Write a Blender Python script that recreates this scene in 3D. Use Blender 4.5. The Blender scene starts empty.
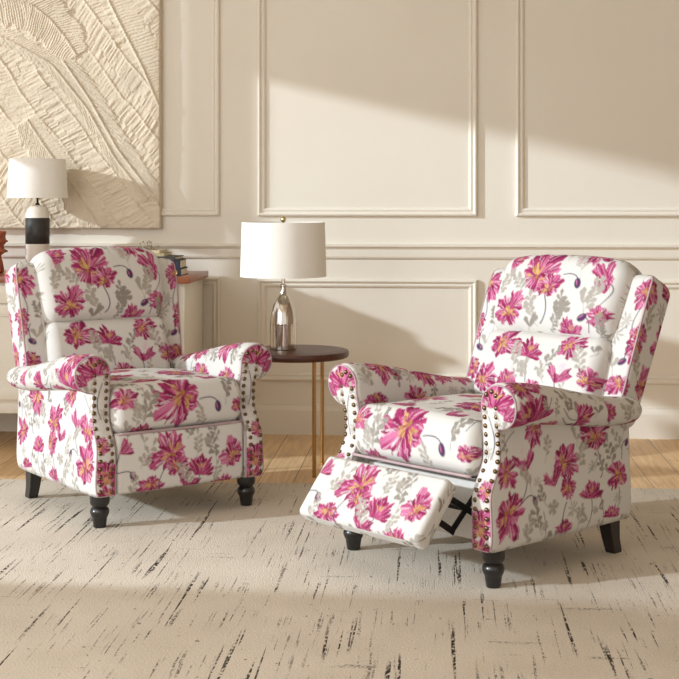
import bpy, bmesh, math, random
import numpy as np
from mathutils import Vector, Matrix

S = bpy.context.scene
C = S.collection
PI = math.pi

# ------------------------------------------------------------------ camera
CAM_H = 1.18
YAW = math.radians(4.0)
cam = bpy.data.cameras.new('camera')
cam.sensor_width = 36.0
cam.lens = 1380.0 / 679.0 * 36.0
cam.shift_y = (200.0 - 339.5) / 679.0
cam_o = bpy.data.objects.new('camera', cam)
cam_o.location = (0, 0, CAM_H)
cam_o.rotation_euler = (PI / 2, 0, YAW)
C.objects.link(cam_o)
S.camera = cam_o

# ------------------------------------------------------------------ light
SUN = Vector((1.0, 0.45, -0.35))
w = bpy.data.worlds.new('world')
S.world = w
w.use_nodes = True
bg = w.node_tree.nodes['Background']
bg.inputs[0].default_value = (1.0, 0.975, 0.935, 1)
bg.inputs[1].default_value = 1.12

sl = bpy.data.lights.new('sun', 'SUN')
sl.energy = 3.35
sl.angle = math.radians(1.6)
sl.color = (0.80, 0.91, 1.0)
so = bpy.data.objects.new('sun', sl)
so.rotation_euler = SUN.to_track_quat('-Z', 'Y').to_euler()
so.location = (-6, -1, 4)
C.objects.link(so)

# added area light, fill from the left; no window is built here
wl = bpy.data.lights.new('added_fill_area', 'AREA')
wl.shape = 'RECTANGLE'; wl.size = 2.6; wl.size_y = 2.2; wl.energy = 92; wl.color = (0.98, 1.0, 1.0)
wo = bpy.data.objects.new('added_fill_area', wl)
wo.location = (-2.9, 1.4, 1.6)
wo.rotation_euler = Vector((1.0, 0.55, -0.05)).to_track_quat('-Z', 'Y').to_euler()
C.objects.link(wo)

S.view_settings.view_transform = 'Standard'
S.view_settings.look = 'None'
S.view_settings.gamma = 1.0
S.view_settings.use_curve_mapping = False
S.view_settings.exposure = 0.0


# ------------------------------------------------------------------ helpers
def lin(c):
    c = np.asarray(c, dtype=float) / 255.0
    return np.where(c <= 0.04045, c / 12.92, ((c + 0.055) / 1.055) ** 2.4)


def rgba(c):
    l = lin(c)
    return (float(l[0]), float(l[1]), float(l[2]), 1.0)


def new_mat(name):
    m = bpy.data.materials.new(name)
    m.use_nodes = True
    nt = m.node_tree
    return m, nt, nt.nodes['Principled BSDF']


def N(nt, t, **kw):
    n = nt.nodes.new(t)
    for k, v in kw.items():
        setattr(n, k, v)
    return n


def ramp(nt, stops, interp='LINEAR'):
    r = N(nt, 'ShaderNodeValToRGB')
    r.color_ramp.interpolation = interp
    els = r.color_ramp.elements
    while len(els) < len(stops):
        els.new(0.5)
    for e, (p, c) in zip(els, stops):
        e.position = p
        e.color = c
    return r


def simple_mat(name, col, rough=0.6, metal=0.0, noise=0.06, nscale=30.0, bump=0.0, coat=0.0):
    m, nt, b = new_mat(name)
    tc = N(nt, 'ShaderNodeTexCoord')
    no = N(nt, 'ShaderNodeTexNoise')
    no.inputs['Scale'].default_value = nscale
    no.inputs['Detail'].default_value = 4
    nt.links.new(tc.outputs['Object'], no.inputs['Vector'])
    c = rgba(col)
    lo = tuple(x * (1 - noise) for x in c[:3]) + (1,)
    hi = tuple(min(1, x * (1 + noise)) for x in c[:3]) + (1,)
    r = ramp(nt, [(0.3, lo), (0.7, hi)])
    nt.links.new(no.outputs['Fac'], r.inputs['Fac'])
    nt.links.new(r.outputs['Color'], b.inputs['Base Color'])
    b.inputs['Roughness'].default_value = rough
    b.inputs['Metallic'].default_value = metal
    if coat:
        b.inputs['Coat Weight'].default_value = coat
        b.inputs['Coat Roughness'].default_value = 0.15
    if bump:
        bp = N(nt, 'ShaderNodeBump')
        bp.inputs['Strength'].default_value = bump
        bp.inputs['Distance'].default_value = 0.002
        nt.links.new(no.outputs['Fac'], bp.inputs['Height'])
        nt.links.new(bp.outputs['Normal'], b.inputs['Normal'])
    return m


def tag(o, label=None, cat=None, group=None, kind=None):
    if label: o['label'] = label
    if cat: o['category'] = cat
    if group: o['group'] = group
    if kind: o['kind'] = kind
    return o


def empty(name, loc=(0, 0, 0), rz=0.0):
    o = bpy.data.objects.new(name, None)
    o.empty_display_size = 0.1
    o.location = loc
    o.rotation_euler = (0, 0, rz)
    C.objects.link(o)
    return o


def link_mesh(name, me, mat, parent=None, smooth=True):
    o = bpy.data.objects.new(name, me)
    C.objects.link(o)
    if mat: me.materials.append(mat)
    if parent: o.parent = parent
    if smooth:
        me.polygons.foreach_set('use_smooth', [True] * len(me.polygons))
    return o


def bm_obj(name, bm, mat, parent=None, smooth=False, angle=None):
    bmesh.ops.recalc_face_normals(bm, faces=bm.faces)
    me = bpy.data.meshes.new(name)
    bm.to_mesh(me)
    bm.free()
    o = link_mesh(name, me, mat, parent, smooth or angle is not None)
    if angle is not None:
        try:
            me.set_sharp_from_angle(angle=math.radians(angle))
        except Exception:
            pass
    return o


def box(bm, x0, x1, y0, y1, z0, z1, bev=0.0, seg=2):
    r = bmesh.ops.create_cube(bm, size=1.0)
    vs = r['verts']
    for v in vs:
        v.co = Vector(((x0 + x1) / 2 + v.co.x * (x1 - x0), (y0 + y1) / 2 + v.co.y * (y1 - y0),
                       (z0 + z1) / 2 + v.co.z * (z1 - z0)))
    if bev > 0:
        es = set()
        for v in vs:
            es.update(v.link_edges)
        bmesh.ops.bevel(bm, geom=list(es), offset=bev, segments=seg, profile=0.5, affect='EDGES')
    return bm


def box_obj(name, dims, mat, parent=None, bev=0.003):
    bm = bmesh.new()
    box(bm, *dims, bev=bev)
    return bm_obj(name, bm, mat, parent, angle=40)


def lathe(bm, prof, n=40, cx=0, cy=0):
    rings = []
    for r, z in prof:
        if r < 1e-6:
            rings.append([bm.verts.new((cx, cy, z))])
        else:
            rings.append([bm.verts.new((cx + r * math.cos(2 * PI * i / n), cy + r * math.sin(2 * PI * i / n), z)) for i in range(n)])
    for a, b in zip(rings[:-1], rings[1:]):
        if len(a) == 1 and len(b) == 1: continue
        for i in range(n):
            j = (i + 1) % n
            if len(a) == 1: bm.faces.new((a[0], b[i], b[j]))
            elif len(b) == 1: bm.faces.new((a[i], a[j], b[0]))
            else: bm.faces.new((a[i], a[j], b[j], b[i]))
    return bm


def tube(bm, pts, r, n=8, closed=False):
    pts = [Vector(p) for p in pts]
    m = len(pts)
    rings = []
    prev = None
    for i, p in enumerate(pts):
        if closed:
            t = pts[(i + 1) % m] - pts[i - 1]
        else:
            t = pts[min(i + 1, m - 1)] - pts[max(i - 1, 0)]
        t.normalize()
        if prev is None:
            up = Vector((0, 0, 1)) if abs(t.z) < 0.9 else Vector((1, 0, 0))
            u = t.cross(up).normalized()
        else:
            u = (prev - t * prev.dot(t)).normalized()
        prev = u
        v = t.cross(u)
        rr = r[i] if isinstance(r, (list, tuple)) else r
        rings.append([bm.verts.new(p + u * rr * math.cos(2 * PI * k / n) + v * rr * math.sin(2 * PI * k / n)) for k in range(n)])
    rng = range(m) if closed else range(m - 1)
    for i in rng:
        a, b = rings[i], rings[(i + 1) % m]
        for k in range(n):
            j = (k + 1) % n
            bm.faces.new((a[k], a[j], b[j], b[k]))
    if not closed:
        bm.faces.new(rings[0][::-1]); bm.faces.new(rings[-1])
    return bm


def bar(bm, p0, p1, wd, th, up=(1, 0, 0)):
    p0, p1 = Vector(p0), Vector(p1)
    t = (p1 - p0).normalized()
    u = Vector(up); u = (u - t * u.dot(t)).normalized()
    v = t.cross(u)
    vs = []
    for p in (p0, p1):
        for a, b in ((-1, -1), (1, -1), (1, 1), (-1, 1)):
            vs.append(bm.verts.new(p + u * a * th / 2 + v * b * wd / 2))
    for f in ((0, 1, 2, 3), (7, 6, 5, 4), (0, 4, 5, 1), (1, 5, 6, 2), (2, 6, 7, 3), (3, 7, 4, 0)):
        bm.faces.new([vs[i] for i in f])


# ------------------------------------------------------------------ fabric print
rng = np.random.default_rng(7)
WHITE = lin((207, 203, 197))
DARK = lin((124, 30, 72)); MID = lin((163, 56, 102)); LITE = lin((193, 112, 147)); PALE = lin((216, 182, 194))
OCH = lin((198, 158, 108)); BRN = lin((160, 112, 62))
GREY = lin((164, 156, 146)); GREY2 = lin((142, 134, 125)); GREY3 = lin((180, 173, 164))
NAVY = lin((62, 62, 84)); PLUM = lin((92, 44, 88))


class Print:
    """White cloth with a floral print, rasterised at `res` metres per cell, in part coordinates (s, t)."""
    def __init__(self, s0, s1, t0, t1, res=0.0018):
        self.s0, self.t0, self.res = s0, t0, res
        self.nx = int((s1 - s0) / res) + 2
        self.ny = int((t1 - t0) / res) + 2
        self.img = np.empty((self.ny, self.nx, 3)); self.img[:] = WHITE
        self.occ = []
        self.s1, self.t1 = s1, t1

    def win(self, cx, cy, R):
        i0 = max(0, int((cx - R - self.s0) / self.res)); i1 = min(self.nx, int((cx + R - self.s0) / self.res) + 2)
        j0 = max(0, int((cy - R - self.t0) / self.res)); j1 = min(self.ny, int((cy + R - self.t0) / self.res) + 2)
        if i1 <= i0 or j1 <= j0: return None
        X, Y = np.meshgrid(self.s0 + np.arange(i0, i1) * self.res, self.t0 + np.arange(j0, j1) * self.res)
        return (slice(j0, j1), slice(i0, i1)), X - cx, Y - cy

    def put(self, sl, m, col):
        m = np.clip(m, 0, 1)[..., None]
        self.img[sl] = self.img[sl] * (1 - m) + col * m

    def petal(self, cx, cy, ang, L, W, sq=(1, 1, 0), pal=None, tip=0.12):
        wn = self.win(cx, cy, L * 1.25)
        if wn is None: return
        sl, dx, dy = wn
        # foreshortening: squash along direction sq[2]
        c, s = math.cos(sq[2]), math.sin(sq[2])
        u, v = dx * c + dy * s, -dx * s + dy * c
        u, v = u / sq[0], v / sq[1]
        dx, dy = u * c - v * s, u * s + v * c
        a = (dx * math.cos(ang) + dy * math.sin(ang)) / L
        b = (-dx * math.sin(ang) + dy * math.cos(ang)) / W
        p1, p2, p3, p4 = rng.uniform(0, 6.28, 4)
        bend = rng.uniform(-0.35, 0.35)
        b = b + bend * a * a * L / W * 0.5
        ac = np.clip(a, 0, 1)
        wdt = (ac ** 0.7) * np.sqrt(np.clip(1 - ac ** 7, 0, 1)) * (1 + 0.09 * np.sin(a * 13 + p1) + 0.05 * np.sin(a * 31 + p4))
        lim = 1 - tip * (0.5 + 0.5 * np.sin(b * 4.5 + p2)) - 0.28 * tip * np.sin(b * 9 + p3) - 0.22 * b * b
        e = self.res / W
        m = np.clip((wdt - np.abs(b)) / (2 * e) + 0.5, 0, 1) * np.clip((lim - a) * L / self.res * 0.5 + 0.5, 0, 1) * (a > 0.02)
        w_ = b / (wdt + 0.15)
        st = 0.42 + 0.30 * np.sin(w_ * 3.2 + p1) + 0.16 * np.sin(w_ * 9 + p3 + 2.5 * a) + 0.14 * np.sin(w_ * 17 + p4 - 3 * a) + 0.2 * np.sin(a * 6 + p2)
        st = np.clip(st + (rng.random() - 0.5) * 0.55, 0, 1)[..., None]
        d, mm, l, pl = pal
        col = np.where(st < 0.5, d + (mm - d) * (st / 0.5), mm + (l - mm) * ((st - 0.5) / 0.5))
        slit = (np.clip((np.sin(w_ * 7 + p2 + 1.5 * a) - 0.9) * 9, 0, 0.8) * (a > 0.25))[..., None]
        col = col * (1 - slit) + pl * slit
        edge = np.clip((np.abs(w_) - 0.78) * 6, 0, 0.4)[..., None]
        col = col * (1 - edge) + (pl if rng.random() < 0.6 else d) * edge
        self.put(sl, m, col)

    FP = (DARK, MID, LITE, PALE)

    def open(self, cx, cy, R, rot=0.0, sq=0.8, n=10):
        """A ragged open peony."""
        R = R * 1.3
        self.occ.append((cx, cy, R))
        sqz = (1, sq, rot)
        offs = rng.uniform(0, 6.28)
        n = 8
        big = rng.uniform(0, 6.28)                      # the side with the longest petals
        for k in range(n):
            an = offs + 2 * PI * k / n + rng.uniform(-0.28, 0.28)
            far = 0.86 + 0.2 * math.cos(an - big)
            self.petal(cx, cy, an, R * far * rng.uniform(0.85, 1.15), R * rng.uniform(0.30, 0.46), sqz, self.FP, tip=0.2)
        for k in range(6):
            an = offs + 0.5 + 2 * PI * k / 6 + rng.uniform(-0.4, 0.4)
            self.petal(cx, cy, an, R * rng.uniform(0.45, 0.8), R * rng.uniform(0.22, 0.34), sqz, self.FP, tip=0.22)
        for k in range(5):                               # pale gaps between petals
            an = rng.uniform(0, 6.28)
            self.petal(cx + 0.3 * R * math.cos(an), cy + 0.3 * R * math.sin(an), an + rng.uniform(-0.3, 0.3), R * rng.uniform(0.3, 0.6), R * 0.035, sqz, (PALE, WHITE, PALE, WHITE), tip=0.1)
        ox, oy = -0.16 * R * math.cos(big), -0.16 * R * math.sin(big)
        for k in range(12):
            an = big + rng.uniform(-1.9, 1.9)
            q = rng.uniform(0.0, 0.2) * R
            self.petal(cx + ox + q * math.cos(an), cy + oy + q * math.sin(an), an, R * rng.uniform(0.2, 0.46), R * rng.uniform(0.05, 0.10), sqz, (BRN, OCH, OCH, OCH), tip=0.3)
        for k in range(5):
            an = rng.uniform(0, 6.28)
            self.petal(cx + ox, cy + oy, an, R * rng.uniform(0.12, 0.3), R * 0.04, sqz, (DARK, DARK, MID, MID), tip=0.3)
        self.blob(cx + ox, cy + oy, R * 0.09, R * 0.06, big, BRN)

    def fan(self, cx, cy, R, rot=PI / 2, spread=1.25, n=9, stem=None):
        """A flower seen from the side: (cx, cy) is the middle of the bloom."""
        R = R * 1.3
        self.occ.append((cx, cy, R * 0.9))
        bx, by = cx - 0.45 * R * math.cos(rot), cy - 0.45 * R * math.sin(rot)
        if stem is not None:
            self.stem([(bx, by)] + [(bx + p[0], by + p[1]) for p in stem])
        order = sorted(range(n), key=lambda k: -abs(k - (n - 1) / 2))
        for k in order:
            f = (k / (n - 1)) * 2 - 1
            an = rot + f * spread + rng.uniform(-0.08, 0.08)
            self.petal(bx, by, an, R * (1.2 - 0.12 * abs(f)) * rng.uniform(0.8, 1.12), R * rng.uniform(0.26, 0.38), (1, 1, 0), self.FP, tip=0.2)
        for k in range(6):
            an = rot + rng.uniform(-0.7, 0.7) * spread
            self.petal(bx + 0.35 * R * math.cos(rot), by + 0.35 * R * math.sin(rot), an, R * rng.uniform(0.3, 0.5), R * 0.045, (1, 1, 0), (BRN, OCH, OCH, OCH), tip=0.3)

    def tulip(self, cx, cy, R, rot=PI / 2, stem=None):
        R = R * 1.25
        self.occ.append((cx, cy, R * 0.8))
        bx, by = cx - 0.6 * R * math.cos(rot), cy - 0.6 * R * math.sin(rot)
        if stem is not None:
            self.stem([(bx, by)] + [(bx + p[0], by + p[1]) for p in stem])
        for f in (-0.55, 0.55, -0.3, 0.35, 0.02):
            self.petal(bx, by, rot + f, R * rng.uniform(1.15, 1.45), R * 0.24, (1, 1, 0), self.FP, tip=0.1)

    def blob(self, cx, cy, a, b, rot, col):
        wn = self.win(cx, cy, max(a, b) * 1.3)
        if wn is None: return
        sl, dx, dy = wn
        u = (dx * math.cos(rot) + dy * math.sin(rot)) / a
        v = (-dx * math.sin(rot) + dy * math.cos(rot)) / b
        self.put(sl, np.clip((1 - np.sqrt(u * u + v * v)) * min(a, b) / self.res * 0.6 + 0.4, 0, 1), col)

    def stem(self, pts, wd=0.0024, col=NAVY):
        P = np.array(pts, float)
        if len(P) < 3:
            mid = (P[0] + P[-1]) / 2 + rng.uniform(-0.012, 0.012, 2)
            P = np.array([P[0], mid, P[-1]])
        q = np.linspace(0, 1, 60)[:, None]
        a, b, c = P[0], P[1] * 2 - (P[0] + P[-1]) / 2, P[-1]
        cur = (1 - q) ** 2 * a + 2 * q * (1 - q) * b + q * q * c
        lo, hi = cur.min(0) - 0.01, cur.max(0) + 0.01
        wn = self.win((lo[0] + hi[0]) / 2, (lo[1] + hi[1]) / 2, max(hi - lo) / 2)
        if wn is None: return cur
        sl, dx, dy = wn
        X = dx + (lo[0] + hi[0]) / 2; Y = dy + (lo[1] + hi[1]) / 2
        d = np.full(X.shape, 9.0)
        for x, y in cur:
            np.minimum(d, (X - x) ** 2 + (Y - y) ** 2, out=d)
        d = np.sqrt(d)
        self.put(sl, np.clip((wd - d) / self.res * 0.7 + 0.3, 0, 1), col)
        return cur

    def bud(self, cx, cy, r=0.011, rot=1.2, stem=None):
        self.occ.append((cx, cy, r * 2))
        if stem is not None:
            self.stem([(cx, cy)] + [(cx + p[0], cy + p[1]) for p in stem])
        self.blob(cx, cy, r * 1.35, r * 0.85, rot, NAVY)
        self.blob(cx + r * 0.3, cy - r * 0.1, r * 0.9, r * 0.4, rot, PLUM)
        self.blob(cx - r * 0.3, cy + r * 0.2, r * 0.7, r * 0.15, rot, LITE)

    def leaves(self, cx, cy, R, rot=PI / 2, n=7, g=None):
        """A grey sprig of leaves."""
        g = g if g is not None else (GREY if rng.random() < 0.6 else GREY2)
        pal = (g * 0.93, g, g * 1.04, np.minimum(g * 1.1, 1))
        e0 = (cx - R * math.cos(rot), cy - R * math.sin(rot)); e1 = (cx + R * math.cos(rot), cy + R * math.sin(rot))
        cur = self.stem([e0, e1], 0.0016, g * 0.9)
        for k in range(n):
            q = 0.25 + 0.75 * k / (n - 1)
            p = cur[int(q * 59)]
            sd = 1 if k % 2 else -1
            an = rot + sd * rng.uniform(0.55, 1.0) * (1 if k < n - 1 else 0.1)
            self.petal(p[0], p[1], an, R * rng.uniform(0.5, 0.8), R * rng.uniform(0.18, 0.29), (1, 1, 0), pal, tip=0.12)

    def greyflower(self, cx, cy, R, g=None):
        g = g if g is not None else GREY
        pal = (g * 0.9, g, g * 1.06, np.minimum(g * 1.12, 1))
        o = rng.uniform(0, 6.28)
        for k in range(5):
            self.petal(cx, cy, o + k * 2 * PI / 5, R, R * 0.45, (1, 0.85, o), pal, tip=0.1)

    def bigleaf(self, cx, cy, R, rot, g=None):
        """two or three broad grey leaves on a thin stalk"""
        g = g if g is not None else (GREY if rng.random() < 0.55 else GREY2)
        pal = (g * 0.95, g, g * 1.04, np.minimum(g * 1.1, 1))
        x0, y0 = cx - R * math.cos(rot), cy - R * math.sin(rot)
        self.stem([(x0 - R * math.cos(rot), y0 - R * math.sin(rot)), (cx, cy)], 0.0016, g * 0.95)
        self.petal(x0, y0, rot + rng.uniform(-0.1, 0.1), R * 1.9, R * rng.uniform(0.42, 0.58), (1, 1, 0), pal, tip=0.06)
        self.petal(x0, y0, rot + rng.choice((-1, 1)) * rng.uniform(0.8, 1.2), R * 1.3, R * 0.42, (1, 1, 0), pal, tip=0.06)

    def tuft(self, cx, cy, R, g=None):
        g = g if g is not None else GREY
        pal = (g * 0.95, g, g * 1.04, np.minimum(g * 1.1, 1))
        o = rng.uniform(0, 6.28)
        for k in range(9):
            self.petal(cx, cy, o + k * 2 * PI / 9 + rng.uniform(-0.2, 0.2), R * rng.uniform(0.7, 1.1), R * 0.12, (1, 1, 0), pal, tip=0.1)

    def goblet(self, cx, cy, R, rot=PI / 2, stem=None):
        """half-open bloom: a ring of petals curling round a pale middle"""
        R = R * 1.2
        self.occ.append((cx, cy, R * 0.9))
        bx, by = cx - 0.7 * R * math.cos(rot), cy - 0.7 * R * math.sin(rot)
        if stem is not None: self.stem([(bx, by)] + [(bx + p[0], by + p[1]) for p in stem])
        for f, l in ((-0.75, 1.35), (0.75, 1.3), (-0.5, 1.5), (0.55, 1.45), (-0.2, 1.2)):
            self.petal(bx, by, rot + f, R * l, R * 0.27, (1, 1, 0), self.FP, tip=0.15)
        self.petal(bx + 0.25 * R * math.cos(rot), by + 0.25 * R * math.sin(rot), rot + 0.05, R * 1.25, R * 0.36, (1, 1, 0), (PALE, WHITE, WHITE, WHITE), tip=0.05)
        for f in (-0.3, 0.3):
            self.petal(bx, by, rot + f, R * 0.8, R * 0.26, (1, 1, 0), self.FP, tip=0.25)

    def auto_grey(self, count, seed, flowers=0):
        r = np.random.default_rng(seed)
        items = []
        count = int(count * 3.2)
        for _ in range(count * 10):
            x, y = r.uniform(self.s0, self.s1), r.uniform(self.t0, self.t1)
            R = r.uniform(0.024, 0.048)
            if all((x - a) ** 2 + (y - b) ** 2 > (R * 0.45 + c * 0.92) ** 2 for a, b, c in self.occ) and \
               all((x - a) ** 2 + (y - b) ** 2 > (R + c) ** 2 * 0.5 for a, b, c in items):
                items.append((x, y, R))
                if r.random() < 0.16:
                    a = PI / 2 + r.uniform(-0.9, 0.9); l = r.uniform(0.03, 0.06)
                    self.stem([(x - l * math.cos(a), y - l * math.sin(a)), (x + l * math.cos(a), y + l * math.sin(a))], 0.0020)
                k = r.random()
                if k < 0.16: self.greyflower(x, y, R * 0.7)
                elif k < 0.30: self.tuft(x, y, R * 0.9)
                elif k < 0.66: self.bigleaf(x, y, R * 0.7, PI / 2 + r.uniform(-0.9, 0.9))
                else: self.leaves(x, y, R, PI / 2 + r.uniform(-0.8, 0.8), int(r.integers(5, 10)))
            if len(items) >= count: break

    def sample(self, st):
        x = np.clip((st[:, 0] - self.s0) / self.res, 0, self.nx - 1.001)
        y = np.clip((st[:, 1] - self.t0) / self.res, 0, self.ny - 1.001)
        i, j = x.astype(int), y.astype(int)
        fx, fy = (x - i)[:, None], (y - j)[:, None]
        im = self.img
        return (im[j, i] * (1 - fx) + im[j, i + 1] * fx) * (1 - fy) + (im[j + 1, i] * (1 - fx) + im[j + 1, i + 1] * fx) * fy


def grid_mesh(name, V, st, pr, mat, parent, flip=False):
    """V: (M, K, 3) rings closed in K."""
    M, K = V.shape[:2]
    idx = np.arange(M * K).reshape(M, K)
    a = idx[:-1]; b = np.roll(a, -1, axis=1); d = idx[1:]; c = np.roll(d, -1, axis=1)
    F = np.stack([a, b, c, d], -1).reshape(-1, 4)
    if flip: F = F[:, ::-1]
    me = bpy.data.meshes.new(name)
    nv, nf = M * K, len(F)
    me.vertices.add(nv); me.vertices.foreach_set('co', V.reshape(-1).astype(np.float32))
    me.loops.add(nf * 4); me.loops.foreach_set('vertex_index', F.reshape(-1).astype(np.int32))
    me.polygons.add(nf)
    me.polygons.foreach_set('loop_start', np.arange(0, nf * 4, 4, dtype=np.int32))
    me.polygons.foreach_set('loop_total', np.full(nf, 4, dtype=np.int32))
    me.update(calc_edges=True)
    me.validate()
    if pr is not None:
        at = me.color_attributes.new('print', 'FLOAT_COLOR', 'POINT')
        col = np.ones((nv, 4), np.float32)
        col[:, :3] = pr.sample(st.reshape(-1, 2))
        at.data.foreach_set('color', col.reshape(-1))
    return link_mesh(name, me, mat, parent)


def resample(P, ds):
    P = np.asarray(P, float)
    d = np.r_[0, np.cumsum(np.linalg.norm(np.diff(P, axis=0), axis=1))]
    n = max(8, int(d[-1] / ds))
    q = np.linspace(0, d[-1], n, endpoint=False)
    return np.stack([np.interp(q, d, P[:, k]) for k in range(P.shape[1])], 1), q


def rrect(ha, hb, rc, ds):
    """rounded rectangle in (a, b); begins at the bottom of the front (-a) side, up, over the top, down the back."""
    pts = [(-ha, -hb + rc)]
    for cx, cy, a0 in ((-ha + rc, hb - rc, PI), (ha - rc, hb - rc, PI / 2), (ha - rc, -hb + rc, 0), (-ha + rc, -hb + rc, -PI / 2)):
        for k in range(13):
            an = a0 - k / 12 * PI / 2
            pts.append((cx + rc * math.cos(an), cy + rc * math.sin(an)))
    pts.append(pts[0])
    return resample(pts, ds)


def pillow(hx, ha, hb, rc, rs, ds=0.0035, off=0.0):
    """swept rounded box. returns P (M, K, 3) as (x, a, b), ST (M, K, 2)"""
    ring, t = rrect(ha, hb, rc, ds)
    nx = int(2 * (hx - rs) / ds)
    xs, ins = [], []
    nr = max(5, int(rs * 1.6 / ds))
    for k in range(nr + 1):
        an = k / nr * PI / 2
        xs.append(-hx + rs - rs * math.cos(an)); ins.append(rs - rs * math.sin(an))
    mid = np.linspace(-hx + rs, hx - rs, nx + 1)[1:-1]
    X = np.r_[xs, mid, -np.array(xs)[::-1]]; I = np.r_[ins, np.zeros(len(mid)), np.array(ins)[::-1]]
    # caps
    capk = np.linspace(0, 1, 8)[:-1]
    hm = min(ha, hb)
    rem = hm - rs
    X = np.r_[np.full(7, -hx), X, np.full(7, hx)]
    Ic = rs + rem * (1 - capk)
    I = np.r_[Ic, I, Ic[::-1]]
    fa = np.clip(1 - I / ha, 0.0, 1); fb = np.clip(1 - I / hb, 0.0, 1)
    P = np.empty((len(X), len(ring), 3)); ST = np.empty((len(X), len(ring), 2))
    P[..., 0] = X[:, None]
    P[..., 1] = ring[None, :, 0] * fa[:, None]
    P[..., 2] = ring[None, :, 1] * fb[:, None]
    sgn = np.sign(X)
    ST[..., 0] = (X + sgn * np.clip(I - rs, 0, 1))[:, None]
    ST[..., 1] = np.mod(t + off, t[-1] + ds)[None, :]
    return P, ST, t[-1] + ds


def sstep(a, b, x):
    q = np.clip((x - a) / (b - a), 0, 1)
    return q * q * (3 - 2 * q)


# fabric material: reads the print, adds the weave
m_fab, nt, b = new_mat('floral_linen')
at = N(nt, 'ShaderNodeAttribute'); at.attribute_name = 'print'
nt.links.new(at.outputs['Color'], b.inputs['Base Color'])
b.inputs['Roughness'].default_value = 0.92
b.inputs['Specular IOR Level'].default_value = 0.2
tc = N(nt, 'ShaderNodeTexCoord')
no = N(nt, 'ShaderNodeTexNoise'); no.inputs['Scale'].default_value = 420; no.inputs['Detail'].default_value = 2
no2 = N(nt, 'ShaderNodeTexNoise'); no2.inputs['Scale'].default_value = 9; no2.inputs['Detail'].default_value = 3
nt.links.new(tc.outputs['Object'], no.inputs['Vector']); nt.links.new(tc.outputs['Object'], no2.inputs['Vector'])
bp = N(nt, 'ShaderNodeBump'); bp.inputs['Strength'].default_value = 0.25; bp.inputs['Distance'].default_value = 0.001
bp2 = N(nt, 'ShaderNodeBump'); bp2.inputs['Strength'].default_value = 0.35; bp2.inputs['Distance'].default_value = 0.012
nt.links.new(no2.outputs['Fac'], bp2.inputs['Height'])
nt.links.new(no.outputs['Fac'], bp.inputs['Height']); nt.links.new(bp2.outputs['Normal'], bp.inputs['Normal'])
nt.links.new(bp.outputs['Normal'], b.inputs['Normal'])

m_plain = simple_mat('plain_linen', (208, 203, 197), 0.9, noise=0.02, nscale=60)
m_pipe = simple_mat('piping_linen', (172, 148, 150), 0.9, noise=0.12, nscale=22)
m_black = simple_mat('ebonised_wood', (26, 23, 22), 0.32, noise=0.25, nscale=14, coat=0.25)
m_steel = simple_mat('black_steel', (30, 29, 29), 0.45, metal=0.6, noise=0.2)
m_nail = simple_mat('antique_brass', (112, 92, 66), 0.36, metal=0.95, noise=0.3, nscale=160)

# ------------------------------------------------------------------ room materials
def wall_material():
    m, nt, b = new_mat('cream_paint')
    tc = N(nt, 'ShaderNodeTexCoord')
    no = N(nt, 'ShaderNodeTexNoise'); no.inputs['Scale'].default_value = 1.3; no.inputs['Detail'].default_value = 3
    nt.links.new(tc.outputs['Object'], no.inputs['Vector'])
    r = ramp(nt, [(0.3, rgba((229, 221, 207))), (0.7, rgba((233, 226, 213)))])
    nt.links.new(no.outputs['Fac'], r.inputs['Fac']); nt.links.new(r.outputs['Color'], b.inputs['Base Color'])
    b.inputs['Roughness'].default_value = 0.62
    n2 = N(nt, 'ShaderNodeTexNoise'); n2.inputs['Scale'].default_value = 260
    nt.links.new(tc.outputs['Object'], n2.inputs['Vector'])
    bp = N(nt, 'ShaderNodeBump'); bp.inputs['Strength'].default_value = 0.08; bp.inputs['Distance'].default_value = 0.001
    nt.links.new(n2.outputs['Fac'], bp.inputs['Height']); nt.links.new(bp.outputs['Normal'], b.inputs['Normal'])
    return m


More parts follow.
